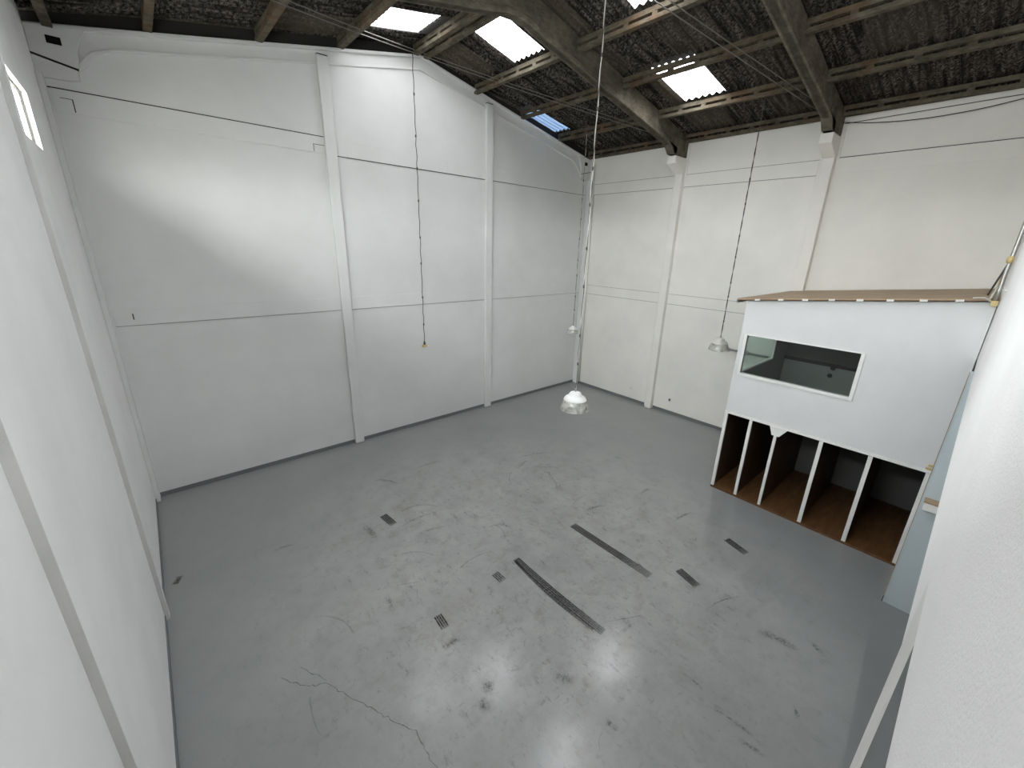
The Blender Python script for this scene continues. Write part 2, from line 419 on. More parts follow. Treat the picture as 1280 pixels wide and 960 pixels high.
# precast gable beam: flush frame with raised flanges and solid ends
def gable_strip(x0, x1, zoff0, zoff1, d, name='gable_beam'):
    bm = bmesh.new()
    xs = [x0 + (x1 - x0) * i / 12 for i in range(13)]
    prism(bm, [(x, zt(x) + zoff0) for x in xs] + [(x, zt(x) + zoff1) for x in reversed(xs)], 'y', -d, 0.0)
    return obj(name, bm, M['wall_far'], wall_far, bevel=0.01)
gable_strip(0.0, 6.0, -0.055, 0.0, 0.075); gable_strip(6.0, W, -0.055, 0.0, 0.075)
gable_strip(0.85, 6.0, -0.275, -0.235, 0.035); gable_strip(6.0, W - 0.85, -0.275, -0.235, 0.035)
for s in (0, 1):
    X = (lambda x: x) if s == 0 else (lambda x: W - x)
    bm = bmesh.new()          # solid end block
    prism(bm, [(X(0.0), zt(0) - 0.04), (X(0.62), zt(0.62) - 0.04), (X(0.55), 7.38), (X(0.48), 7.20), (X(0.46), 7.02), (X(0.44), 7.00), (X(0.0), 7.10)], 'y', -0.07, 0.0)
    obj('gable_beam_end', bm, M['wall_far'], wall_far, bevel=0.012)
    bm = bmesh.new()          # haunch lip sweeping down to the column
    prism(bm, [(X(0.88), zt(0.88) - 0.235), (X(0.88), zt(0.88) - 0.275), (X(0.66), 7.20), (X(0.50), 7.02), (X(0.44), 6.98), (X(0.46), 7.08), (X(0.62), 7.27)], 'y', -0.04, 0.0)
    obj('gable_beam', bm, M['wall_far'], wall_far, bevel=0.008)
    bm = bmesh.new()          # column cap below it
    prism(bm, [(X(0.0), 7.085), (X(0.44), 6.985), (X(0.44), 6.86), (X(0.30), 6.83), (X(0.0), 6.82)], 'y', -0.055, 0.0)
    obj('column_cap', bm, M['wall_far'], wall_far, bevel=0.01)
    x0, x1 = sorted((X(0.0), X(0.45)))
    bm = bmesh.new()
    prism(bm, [(X(0.0), 7.09), (X(0.45), 6.988), (X(0.45), 7.002), (X(0.0), 7.105)], 'y', -0.073, -0.01)
    obj('joint', bm, M['joint'], wall_far)
    x0, x1 = sorted((X(0.19), X(0.34)))
    boxes('socket_hole', [((x0, -0.073, 7.25), (x1, -0.06, 7.345))], M['black'], wall_far)
    # corner column
    x0, x1 = sorted((X(0.0), X(0.07)))
    boxes('corner_column', [((x0, -0.20, 0.0), (x1, 0.0, 6.86))], M['wall_far'], wall_far, 0.01)
struct(boxes('baseboard_far', [((0.07, -0.012, 0), (PA[0] - 0.105, 0, 0.085)), ((PA[0] + 0.105, -0.012, 0), (PA[1] - 0.105, 0, 0.085)), ((PA[1] + 0.105, -0.012, 0), (W - 0.07, 0, 0.085))], M['skirting']))
# dark closure between gable and roof sheets
bm = bmesh.new()
prism(bm, [(-0.15, zt(0)), (6, zt(6)), (W + 0.15, zt(W)), (W + 0.15, zt(W) + ROOF_UP - 0.01), (6, zt(6) + ROOF_UP - 0.01), (-0.15, zt(0) + ROOF_UP - 0.01)], 'y', 0.05, 0.14)
struct(obj('trim_1', bm, M['joint']))

# ------------------------------------------------------------------ left wall with high windows
WIN = [(-3.40, -1.85), (-6.55, -4.05), (-8.6, -6.95)]  # second and third are out of view, added and sized for fill light
WZ0, WZ1 = 5.66, 6.24
segs = []
ys = [0.0]
for a, b in WIN: ys += [b, a]
ys.append(YB)
for i in range(0, len(ys), 2): segs.append(((-0.15, ys[i + 1], WZ0), (0, ys[i], WZ1)))
segs += [((-0.15, YB, 0), (0, 0, WZ0)), ((-0.15, YB, WZ1), (0, 0, zt(0) + ROOF_UP - 0.02))]
wall_left = struct(boxes('wall_left', segs, M['wall_left']))
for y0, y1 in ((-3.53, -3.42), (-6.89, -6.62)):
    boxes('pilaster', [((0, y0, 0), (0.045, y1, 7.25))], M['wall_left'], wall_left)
    boxes('joint', [((0, y0 - 0.002, 0.0), (0.045, y0, 7.25))], M['grey_side'], wall_left)  # thin rough grey strip over the pilaster's near side
struct(boxes('baseboard_left', [((0, -3.42, 0), (0.012, -0.2, 0.085)), ((0, -6.62, 0), (0.012, -3.53, 0.085)), ((0, -9.6, 0), (0.012, -6.89, 0.085))], M['skirting']))
for i, (a, b) in enumerate(WIN):
    f = 0.022; x0, x1 = -0.065, -0.045
    w = boxes('window_%d' % (i + 1), [((x0, a, WZ0), (x1, a + f, WZ1)), ((x0, b - f, WZ0), (x1, b, WZ1)), ((x0, a + f, WZ0), (x1, b - f, WZ0 + f)), ((x0, a + f, WZ1 - f), (x1, b - f, WZ1)),
        ], M['dark_frame'])
    struct(w)
    boxes('mullion', [((x0, (a + b) / 2 - 0.013, WZ0 + f), (x1, (a + b) / 2 + 0.013, WZ1 - f))], M['dark_frame'], w)
    boxes('window_pane', [((-0.057, a + f, WZ0 + f), (-0.053, b - f, WZ1 - f))], M['dim_glass' if i == 0 else 'glass'], w)
    if i == 0: boxes('window_stay', [((-0.044, a + 0.30, WZ1 - 0.16), (-0.030, a + 0.52, WZ1 - 0.135))], M['dark_frame'], w)
    portal((-0.16, (a + b) / 2, (WZ0 + WZ1) / 2), (1, 0, 0), b - a, WZ1 - WZ0)

# ------------------------------------------------------------------ right wall
wall_right = struct(boxes('wall_right', [((W, YB, 0), (W + 0.15, 0, 7.47))], M['wall_warm']))
struct(boxes('trim_2', [((W + 0.05, YB, 7.47), (W + 0.14, 0.1, 7.66))], M['roof']))
for yc in (B1, B2):
    boxes('pilaster', [((W - 0.15, yc - 0.105, 0), (W, yc + 0.105, 6.72)), ((W - 0.03, yc + 0.105, 0), (W, yc + 0.19, 6.72))], M['wall_warm'], wall_right, 0.012)
    bm = bmesh.new()   # corbel carrying the roof beam
    prism(bm, [(W, 6.72), (W - 0.16, 6.72), (W - 0.62, 6.92), (W - 0.62, 7.10), (W, 7.10)], 'y', yc - 0.115, yc + 0.115)
    obj('corbel', bm, M['wall_warm'], wall_right, bevel=0.012)
    boxes('pilaster', [((W - 0.03, yc - 0.16, 6.70), (W, yc + 0.16, 7.42))], M['wall_warm'], wall_right, 0.008)
eb = [(-0.2, B1 + 0.105), (B1 - 0.105, B2 + 0.105), (B2 - 0.105, -9.6)]
for b, a in eb:
    for z0, z1 in RZ:
        boxes('ring_beam', [((W - 0.012, a, z0), (W, b, z1))], M['wall_warm'], wall_right, 0.004)
    boxes('joint', [((W - 0.009, a, 3.281), (W, b, 3.288))], M['skirting'], wall_right)
    boxes('joint', [((W - 0.009, a, 3.570), (W, b, 3.576))], M['skirting'], wall_right)
boxes('joint', [((W - 0.014, -9.6, 6.713), (W - 0.001, B2 - 0.105, 6.725))], M['joint'], wall_right)
for b, a in eb[:2]:
    boxes('joint', [((W - 0.011, a, 6.407), (W - 0.001, b, 6.416)), ((W - 0.013, a, 6.713), (W - 0.001, b, 6.721))], M['skirting'], wall_right)
struct(boxes('baseboard_right', [((W - 0.012, B1 + 0.105, 0), (W, -0.2, 0.085)), ((W - 0.012, B2 + 0.105, 0), (W, B1 - 0.105, 0.085))], M['skirting']))

# ------------------------------------------------------------------ near wall above the passage, with its post
DY0, DY1 = -9.795, -9.645
bm = bmesh.new()
box(bm, (2.35, DY0, 3.49), (W, DY1, 3.77))
box(bm, (0.92, DY0, 3.77), (W, DY1, zt(W)))
box(bm, (0.0, DY0, 3.77), (0.92, DY1, 4.0))
prism(bm, [(0.92, zt(W)), (W, zt(W)), (W, zp(W) + 0.15), (6, zp(6) + 0.15), (0.92, zp(0.92) + 0.15)], 'y', DY0, DY1)
wall_near = struct(obj('wall_near', bm, M['stucco']))
bm = bmesh.new()
prism(bm, [(2.35, DY1), (2.09, DY1), (2.084, DY1 - 0.006), (2.084, DY0), (2.35, DY0)], 'z', 0, 3.77)
obj('post', bm, M['trim_white'], wall_near)
boxes('post_shade_face', [((2.080, DY0, 0), (2.084, DY1 - 0.0065, 3.77))], M['skirting'], wall_near)  # grey skin puts the shade of the post's inner face into colour
struct(boxes('wall_back', [((0, YB - 0.15, 0), (W, YB, zt(W)))], M['wall_white']))
struct(boxes('floor_upper', [((2.6, YB, 3.49), (W, DY0, 3.65))], M['wall_white']))
# pale blue-grey side wall of the passage under the upper floor
wall_side = boxes('wall_passage', [((7.82, -13.0, 0.0), (7.90, -9.615, 3.49))], M['panel_blue'])
struct(wall_side)
boxes('edge_strip', [((7.814, -9.617, 0.10), (7.822, -9.611, 3.49))], M['roof_ply'], wall_side)
boxes('edge_strip', [((7.812, -9.618, 0.0), (7.822, -9.610, 0.10))], M['black'], wall_side)

# ------------------------------------------------------------------ roof
PXR = [6.12, 7.50, 9.00, 10.50, 11.88]
PXL = [5.88, 4.26, 2.85, 1.33, 0.24]
PITCH = 0.15
Y0, Y1 = -13.2, 0.45
NW = int(round((Y1 - Y0) / PITCH))
SKYL = []   # (side, row, y0, y1, tint, label)
def snap(y): return Y0 + round((y - Y0) / PITCH) * PITCH
SKYL = [('R', 0, -2.35, -1.45, 'sheet_clear', 'bright skylight sheet just right of the ridge nearest the far gable wall'),
        ('R', 2, -4.85, -3.95, 'sheet_clear', 'bright square skylight sheet low on the right slope between the two roof beams'),
        ('R', 2, -0.47, 0.13, 'sheet_blue', 'small pale blue skylight sheet low on the right slope beside the gable wall'),
        ('R', 0, -5.45, -4.55, 'sheet_clear', 'bright skylight sheet cut off by the top edge of the photo beside the ridge'),
        ('L', 0, -1.50, -0.60, 'sheet_dim', 'bright skylight sheet just left of the ridge above the far gable wall'),
        ('L', 2, -5.20, -4.30, 'sheet_clear', 'added unseen skylight sheet on the left slope between the two roof beams'),  # from here on the sheets are out of view, added to light the hall
        ('L', 1, -9.45, -8.55, 'sheet_clear', 'added unseen skylight sheet on the left slope near the ridge and the end wall'),
        ('L', 1, -7.95, -7.05, 'sheet_clear', 'added unseen skylight sheet on the left slope just past the second roof beam'),
        ('R', 0, -7.50, -6.75, 'sheet_clear', 'added unseen skylight sheet on the right slope just past the second roof beam'),
        ('L', 2, -8.55, -7.65, 'sheet_clear', 'added unseen skylight sheet on the left slope near the end wall'),
        ('R', 0, -8.70, -7.80, 'sheet_clear', 'added unseen skylight sheet on the right slope near the end wall'),
        ]
def wave(y): return 0.022 * math.cos(2 * math.pi * (y - Y0) / PITCH)
def sheet_z(x, side): return zp(x) + ROOF_UP + 0.025
def row_span(side, r):
    P = PXR if side == 'R' else PXL
    sgn = 1 if side == 'R' else -1
    a = P[r] - sgn * (0.11 if r > 0 else 0.12); b = P[r + 1] + sgn * 0.07
    if r == 3: b = P[r + 1] + sgn * (0.55 if side == 'R' else 2.1)
    return a, b
def sheet(bm, side, r, ya, yb, seg=8, amp=1.0):
    a, b = row_span(side, r)
    n = int(round((yb - ya) / PITCH)) * seg
    rows = []
    for x, dz in ((a, -0.004), ((a + b) / 2, 0.0), (b, 0.022)):
        rows.append([bm.verts.new((x, ya + (yb - ya) * i / n, sheet_z(x, side) + dz + amp * wave(ya + (yb - ya) * i / n))) for i in range(n + 1)])
    for p, q in zip(rows, rows[1:]):
        for i in range(n):
            f = bm.faces.new((p[i], p[i + 1], q[i + 1], q[i])); f.smooth = True
bm = bmesh.new()
for side in 'LR':
    for r in range(4):
        cuts = sorted((snap(y0), snap(y1)) for s, rr, y0, y1, *_ in SKYL if s == side and rr == r)
        y = Y0
        for c0, c1 in cuts:
            sheet(bm, side, r, y, c0); y = c1
        sheet(bm, side, r, y, Y0 + NW * PITCH)
# ridge capping
for sgn in (1, -1):
    v = [bm.verts.new(p) for p in ((6, Y0, zp(6) + 0.32), (6, Y1, zp(6) + 0.32), (6 + sgn * 0.35, Y1, zp(6.35) + 0.26), (6 + sgn * 0.35, Y0, zp(6.35) + 0.26))]
    bm.faces.new(v)
ceiling = obj('ceiling', bm, M['roof'], normals=False)
struct(ceiling)
for side, r, y0, y1, mk, label in SKYL:
    bm = bmesh.new(); y0, y1 = snap(y0), snap(y1)
    sheet(bm, side, r, y0, y1, amp=1.0)
    o = obj('skylight_panel', bm, M[mk], normals=False)
    tag(o, label, 'skylight')
    a, b = row_span(side, r); a2, b2 = min(a, b) + 0.05, max(a, b) - 0.05
    xm = (a2 + b2) / 2; sg = 1 if side == 'R' else -1
    portal((xm, (y0 + y1) / 2, zp(xm) + ROOF_UP + 0.09), (-0.2 * sg, 0, -1), b2 - a2, y1 - y0) if True else None

# ------------------------------------------------------------------ roof beams of the two portal frames
def roof_beam(yc, label):
    t = thing('roof_beam', (6, yc, 7.14), label, 'beam')
    for s in (1, -1):
        X = lambda x: 6 + s * x
        bm = bmesh.new()
        lower = [(0.0, 8.33), (0.25, 8.31), (0.55, 8.235), (5.0, 7.335), (5.22, 7.26), (5.33, 7.12), (6.0, 7.12)]
        upper = [(6.0, zt(12) + 0.17), (0.0, zt(6) + 0.17)]
        prism(bm, [(X(x), z) for x, z in lower + upper], 'y', yc - 0.055, yc + 0.055)
        obj('rafter', bm, M['rafter'], t)
        bm = bmesh.new()
        off = [(x, z + 0.085) for x, z in lower[:5]] + [(5.45, 7.30)]
        prism(bm, [(X(x), z) for x, z in lower[:5] + [(5.33, 7.12), (5.45, 7.12)]] + [(X(x), z) for x, z in reversed(off)], 'y', yc - 0.095, yc + 0.095)
        obj('rafter_flange', bm, M['rafter'], t, bevel=0.012)
        bm = bmesh.new()
        prism(bm, [(X(5.30), 7.12), (X(5.99), 7.12), (X(5.99), 7.50), (X(5.10), 7.50), (X(5.06), 7.34)], 'y', yc - 0.095, yc + 0.095)
        obj('rafter_end', bm, M['rafter'], t, bevel=0.012)
    return t
roof_beam(B1, 'weathered concrete roof beam with peaked apex, nearer the far gable wall')
roof_beam(B2, 'weathered concrete roof beam at top right, nearer the office cabin')

# ------------------------------------------------------------------ slotted purlins
ordw = ['ridge', 'second', 'third', 'fourth', 'eave']
def purlin(x, ya, yb, label, group):
    bm = bmesh.new(); z = zp(x)
    box(bm, (x - 0.055, ya, z), (x + 0.055, yb, z + 0.065))
    box(bm, (x - 0.04, ya, z + 0.115), (x + 0.04, yb, z + 0.195))
    n = max(3, int(round((yb - ya) / 0.55)))
    for i in range(n + 1):
        c = ya + (yb - ya) * i / n
        a, b = max(ya, c - 0.05), min(yb, c + 0.05)
        box(bm, (x - 0.036, a, z + 0.06), (x + 0.036, b, z + 0.12))
    o = obj('purlin', bm, M['purlin'], bevel=0.006)
    return tag(o, label, 'purlin', group)
bays = [(B1 + 0.056, -0.02, 'against the far gable wall'), (B2 + 0.056, B1 - 0.056, 'between the two roof beams'), (DY1 + 0.005, B2 - 0.056, 'right of both roof beams')]
for bi, (ya, yb, where) in enumerate(bays):
    for side, P in (('right', PXR), ('left', PXL)):
        for i, x in enumerate(P):
            if side == 'left' and (bi == 2 or (bi == 1 and i > 0)): continue      # wholly outside the frame
            if bi == 2 and i == 0: continue
            nm = {'ridge': 'slotted concrete purlin beside the ridge', 'eave': 'slotted concrete purlin along the eave'}.get(ordw[i], 'slotted concrete purlin, %s from the ridge' % ordw[i])
            purlin(x, ya, yb, '%s, %s slope, %s' % (nm, side, where), 'roof purlins')

# ------------------------------------------------------------------ office cabin on the right
XC = 8.92
CY0, CY1 = -9.636, -6.60          # near end, far end
cab = thing('office_cabin', (XC, -8.1, 1.748), 'white boxed office cabin with long window above the open storage bays', 'cabin')
WY0, WY1, OZ0, OZ1 = -8.43, -6.725, 2.57, 3.30
def ctop(y): return 3.955 + (-6.46 - y) * 0.106
bm = bmesh.new()
th = 0.06
prism(bm, [(CY0, 1.748), (CY1, 1.748), (CY1, OZ0), (CY0, OZ0)], 'x', XC, XC + th)
prism(bm, [(CY0, OZ1), (CY1, OZ1), (CY1, ctop(CY1) - 0.02), (CY0, ctop(CY0) - 0.02)], 'x', XC, XC + th)
box(bm, (XC, CY0, OZ0), (XC + th, WY0, OZ1)); box(bm, (XC, WY1, OZ0), (XC + th, CY1, OZ1))
obj('front_panel', bm, M['cabin_white'], cab)
SX0, SX1, SZ0, SZ1 = 9.02, 10.96, 2.50, 3.26
bm = bmesh.new()
box(bm, (XC + th, CY1 - 0.05, 1.748), (W - 0.015, CY1, SZ0)); box(bm, (XC + th, CY1 - 0.05, SZ0), (SX0, CY1, SZ1)); box(bm, (SX1, CY1 - 0.05, SZ0), (W - 0.015, CY1, SZ1))
box(bm, (XC + th, CY1 - 0.05, SZ1), (W - 0.015, CY1, ctop(CY1) - 0.02))
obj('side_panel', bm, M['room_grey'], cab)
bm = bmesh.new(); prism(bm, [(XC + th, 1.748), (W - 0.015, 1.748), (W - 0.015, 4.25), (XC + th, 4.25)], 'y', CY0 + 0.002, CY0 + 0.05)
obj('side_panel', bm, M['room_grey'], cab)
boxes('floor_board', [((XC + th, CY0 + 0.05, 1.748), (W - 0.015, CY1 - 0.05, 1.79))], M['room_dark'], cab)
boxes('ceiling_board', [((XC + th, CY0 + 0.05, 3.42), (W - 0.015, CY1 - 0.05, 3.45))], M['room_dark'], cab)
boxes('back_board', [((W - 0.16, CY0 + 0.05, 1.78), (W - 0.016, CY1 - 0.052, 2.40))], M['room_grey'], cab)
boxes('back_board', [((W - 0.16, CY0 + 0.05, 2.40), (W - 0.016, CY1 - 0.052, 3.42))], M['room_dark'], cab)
boxes('shelf_rail', [((W - 0.21, CY0 + 0.05, 2.39), (W - 0.16, CY1 - 0.05, 2.46))], M['black'], cab)
for y, z in ((-7.631, 2.375), (-7.60, 2.185)):
    bm = bmesh.new(); lathe(bm, [(0, -0.006), (0.045, -0.006), (0.05, 0), (0, 0)], seg=20)
    bmesh.ops.rotate(bm, verts=bm.verts, cent=(0, 0, 0), matrix=Matrix.Rotation(math.pi / 2, 3, 'Y')); bmesh.ops.translate(bm, verts=bm.verts, vec=(W - 0.164 if z < 2.3 else W - 0.215, y, z))
    obj('wall_hole', bm, M['black'], cab)
# front window frame and pane
f = 0.055; X0, X1 = XC - 0.018, XC + 0.03
wf = boxes('window_frame', [((X0, WY0 - f, OZ0 - f), (X1, WY0, OZ1 + 0.02)), ((X0, WY1, OZ0 - f), (X1, WY1 + f, OZ1 + 0.02)), ((X0, WY0, OZ0 - f), (X1, WY1, OZ0)), ((X0, WY0, OZ1), (X1, WY1, OZ1 + 0.02))], M['trim_white'], cab, 0.004)
g = boxes('window_pane', [((XC + 0.034, WY0, OZ0), (XC + 0.038, WY1, OZ1))], M['glass'], wf)
wf2 = boxes('window_frame', [((SX0, CY1 - 0.055, SZ0), (SX0 + 0.03, CY1 + 0.01, SZ1)), ((SX1 - 0.035, CY1 - 0.055, SZ0), (SX1, CY1 + 0.01, SZ1)), ((SX0, CY1 - 0.055, SZ0), (SX1, CY1 + 0.01, SZ0 + 0.03)), ((SX0, CY1 - 0.055, SZ1 - 0.03), (SX1, CY1 + 0.01, SZ1))], M['trim_white'], cab)
boxes('window_pane', [((SX0 + 0.03, CY1 - 0.03, SZ0 + 0.03), (SX1 - 0.035, CY1 - 0.026, SZ1 - 0.03))], M['green_glass'], wf2)
# plywood roof with white tabs under its front edge
bm = bmesh.new()
prism(bm, [(-9.64, ctop(-9.64) - 0.018), (-6.44, ctop(-6.44) - 0.018), (-6.44, ctop(-6.44) + 0.006), (-9.64, ctop(-9.64) + 0.006)], 'x', 8.85, W - 0.014)
rb = obj('roof_board', bm, M['roof_ply'], cab)
bm = bmesh.new()
prism(bm, [(-9.64, ctop(-9.64) - 0.034), (-6.44, ctop(-6.44) - 0.034), (-6.44, ctop(-6.44) - 0.0185), (-9.64, ctop(-9.64) - 0.0185)], 'x', 8.846, 8.92)
obj('roof_edge', bm, M['divider_wood'], cab)
bm = bmesh.new(); prism(bm, [(8.846, ctop(-6.44) - 0.07), (W - 0.014, ctop(-6.44) - 0.07), (W - 0.014, ctop(-6.44) - 0.019), (8.846, ctop(-6.44) - 0.019)], 'y', -6.46, -6.435)
obj('roof_edge', bm, M['conduit_grey'], cab)
for y in (-6.79, -7.16, -7.52, -7.88, -8.235, -8.585, -8.94, -9.29):
    bm = bmesh.new(); prism(bm, [(y - 0.04, ctop(y - 0.04) - 0.036), (y + 0.04, ctop(y + 0.04) - 0.036), (y + 0.04, ctop(y + 0.04) - 0.006), (y - 0.04, ctop(y - 0.04) - 0.006)], 'x', 8.832, 8.90)
    obj('roof_tab', bm, M['plastic_white'], cab)

# ------------------------------------------------------------------ open storage bays under the cabin
cub = thing('storage_bays', (XC, -8.1, 0), 'row of five open wooden storage bays with white edged dividers under the cabin', 'storage rack')
XB = 11.06
boxes('floor_board', [((XC - 0.03, CY0, 0.0), (XB, CY1, 0.04))], M['ply_brown'], cub, 0.004)
boxes('back_panel', [((XB, CY0, 0.0), (XB + 0.03, CY1, 1.72))], M['cub_back'], cub)
boxes('top_board', [((XC + 0.02, CY0 + 0.03, 1.685), (XB, CY1 - 0.03, 1.715))], M['divider_wood'], cub)
for y, w in ((-6.63, 0.06), (-7.095, 0.055), (-7.55, 0.05), (-8.245, 0.06), (-8.92, 0.06), (-9.605, 0.062)):
    top = 1.685
    d = boxes('divider', [((XC + 0.03, y - 0.012, 0.04), (XB, y + 0.012, top))], M['divider_wood'], cub)
    boxes('divider_edge', [((XC - 0.015, y - w / 2, 0.035), (XC + 0.03, y + w / 2, top + 0.01))], M['trim_white'], d, 0.004)
boxes('header', [((XC - 0.02, CY0, 1.70), (XC + 0.03, CY1, 1.745))], M['trim_white'], cub, 0.004)
bm = bmesh.new(); prism(bm, [(-7.43, 1.71), (-7.49, 1.54), (-7.615, 1.54), (-7.73, 1.71)], 'x', XC - 0.035, XC - 0.016)
obj('bracket', bm, M['trim_white'], cub, bevel=0.004)
boxes('hinge', [((XC - 0.02, -9.62, 1.755), (XC, -9.55, 1.785)), ((XC - 0.02, -9.62, 1.81), (XC, -9.57, 1.84))], M['yellowed'], cab)
# small wall shelf on the passage side wall
ws = thing('wall_shelf', (7.78, -9.8, 1.64), 'small white wall shelf with wooden top on the pale blue side wall', 'shelf')
boxes('shelf_box', [((7.70, -9.95, 1.635), (7.82, -9.655, 1.745))], M['trim_white'], ws, 0.004)
boxes('shelf_top', [((7.69, -9.96, 1.745), (7.82, -9.645, 1.775))], M['roof_ply'], ws, 0.003)

# ------------------------------------------------------------------ pendant lamps
def pendant(x, y, zb, R, ztop, label, capm, cordm):
    t = thing('pendant_lamp', (x, y, zb), label, 'lamp')
    H = R * 1.24
    n = 14
    def rr(u): return R * (0.36 + 0.64 * (1 - (1 - u) ** 2.0) ** 0.62) if u > 0 else R * 0.36
    prof = [(R * (0.42 + 0.58 * math.sin(math.pi / 2 * i / n) ** 0.58), zb + H * (1 - i / n) * 0.78) for i in range(n + 1)]
    bm = bmesh.new()
    lathe(bm, [(r, z - 0) for r, z in prof] + [(R * 1.04, zb), (R * 1.04, zb - 0.008), (R * 0.985, zb - 0.006)] + [(max(r - 0.006, 0.01), z) for r, z in reversed(prof[:-1])], (x, y, 0), 48)
    obj('shade', bm, M['acrylic'], t, True)
    zc = zb + H * 0.78
    bm = bmesh.new()
    lathe(bm, [(R * 0.83, zc - 0.27 * R), (R * 0.81, zc - 0.20 * R), (R * 0.72, zc - 0.08 * R), (R * 0.56, zc + 0.02 * R), (R * 0.47, zc + 0.06 * R), (R * 0.46, zc + 0.16 * R), (R * 0.38, zc + 0.27 * R), (R * 0.2, zc + 0.34 * R), (0.02, zc + 0.36 * R), (0, zc + 0.36 * R)], (x, y, 0), 40)
    obj('cap', bm, capm, t, True)
    bm = bmesh.new()
    lathe(bm, [(0, zc + 0.36 * R), (0.016, zc + 0.36 * R), (0.016, zc + 0.36 * R + 0.05), (0.008, zc + 0.36 * R + 0.06), (0, zc + 0.36 * R + 0.06)], (x, y, 0), 14)
    obj('hook', bm, M['metal'], t, True)
    bm = bmesh.new()
    lathe(bm, [(0, zc - 0.10), (0.055, zc - 0.08), (0.06, zc - 0.02), (0, zc)], (x, y, 0), 20)
    obj('lamp_holder', bm, M['plastic_white'], t, True)
    # chain and flex twisted together up to the roof
    z0 = zc + 0.36 * R + 0.055; m = 60; pts = []; pts2 = []
    for i in range(m + 1):
        z = z0 + (ztop - z0) * i / m; a = i * 0.9
        pts.append((x + 0.006 * math.cos(a), y + 0.006 * math.sin(a), z)); pts2.append((x - 0.007 * math.cos(a), y - 0.007 * math.sin(a), z))
    bm = bmesh.new(); tube(bm, pts, 0.007, 6); obj('chain', bm, cordm, t)
    bm = bmesh.new(); tube(bm, pts2, 0.005, 6); obj('flex', bm, M['wire'], t)
    rnd = random.Random(int(x * 100))
    for i in range(9):
        z = z0 + (ztop - z0) * (0.04 + 0.1 * i + 0.05 * rnd.random())
        bm = bmesh.new(); tube(bm, [(x, y, z), (x, y, z + 0.05)], 0.014, 6)
        obj('cable_tie', bm, M['wire'], t)
    return t
pendant(5.83, -5.24, 2.10, 0.238, zp(5.88) + 0.002, 'largest pendant lamp, clear ribbed shade under white cap, hanging mid-hall', M['lamp_white'], M['pale_cord'])
pendant(10.46, -5.63, 2.585, 0.215, zp(10.46) + 0.002, 'grey pendant lamp hanging beside the office cabin window', M['lamp_alu'], M['wire'])
pendant(10.44, -1.13, 2.22, 0.17, zp(10.44) + 0.002, 'smallest looking pendant lamp, white capped, hanging in the far corner', M['lamp_white'], M['pale_cord'])
# hanging connector at the gable
t = thing('hanging_connector', (5.77, -0.12, 2.2), 'yellowed plug connector on a long dark cord against the far gable wall', 'cord')
bm = bmesh.new(); m = 50
tube(bm, [(5.77 + 0.008 * math.sin(i * 1.7), -0.12 + 0.006 * math.cos(i * 2.1), 2.34 + (zt(5.9) - 2.34) * i / m) for i in range(m + 1)], 0.008, 6)
obj('cord', bm, M['wire'], t)
for i in range(8):
    z = 2.7 + 0.72 * i + 0.2 * random.random(); bm = bmesh.new(); tube(bm, [(5.77, -0.12, z), (5.77, -0.12, z + 0.05)], 0.016, 6)
    obj('cable_tie', bm, M['wire'], t)
bm = bmesh.new(); lathe(bm, [(0, 0.14), (0.02, 0.14), (0.026, 0.09), (0.035, 0.085), (0.02, 0.06), (0.02, 0.05), (0, 0.05)], (5.77, -0.12, 2.2), 14); obj('plug_body', bm, M['dark_frame'], t, True)
boxes('connector', [((5.71, -0.145, 2.19), (5.83, -0.095, 2.255))], M['yellowed'], t, 0.012)

# ------------------------------------------------------------------ cables under the roof
def cable(pts, r, m, label, cat='cable', name='cable'):
    bm = bmesh.new(); tube(bm, pts, r, 6); return tag(obj(name, bm, m), label, cat)
def sag(a, b, s, n=16):
    a = Vector(a); b = Vector(b)
    return [tuple(a.lerp(b, i / n) - Vector((0, 0, s * 4 * (i / n) * (1 - i / n)))) for i in range(n + 1)]
for k, (dz, dy, w) in enumerate(((0.0, 0.0, 'lower'), (0.045, -0.09, 'upper'))):
    cable(sag((5.95, -0.10 + dy * 0.3, zt(6) - 0.02 + dz), (11.45, B1 + 0.14 + dy, 7.52 + dz), 0.04), 0.008, M['steel_cable'], '%s bracing wire from the gable ridge down to the right roof beam foot' % w, name='bracing_wire')
    cable(sag((5.95, -0.10 + dy * 0.3, zt(6) - 0.02 + dz), (0.55, B1 + 0.14 + dy, 7.52 + dz), 0.04), 0.008, M['steel_cable'], '%s bracing wire from the gable ridge across to the left eave' % w, name='bracing_wire')
    cable(sag((5.2, -4.86 + dy, zt(5.2) - 0.02 + dz), (11.6, B2 + 0.16 + dy, 7.47 + dz), 0.02), 0.008, M['steel_cable'], '%s bracing wire running to the foot of the roof beam near the cabin' % w, name='bracing_wire')
cable(sag((11.90, B2 - 0.10, 7.36), (11.90, DY1 - 0.0, 7.40), 0.17), 0.008, M['wire'], 'thin dark cable sagging along the top of the right wall')
cable(sag((11.97, B2 - 0.10, 7.345), (11.97, DY1 - 0.0, 7.375), 0.0), 0.006, M['wire'], 'straight thin cable along the top of the right wall')

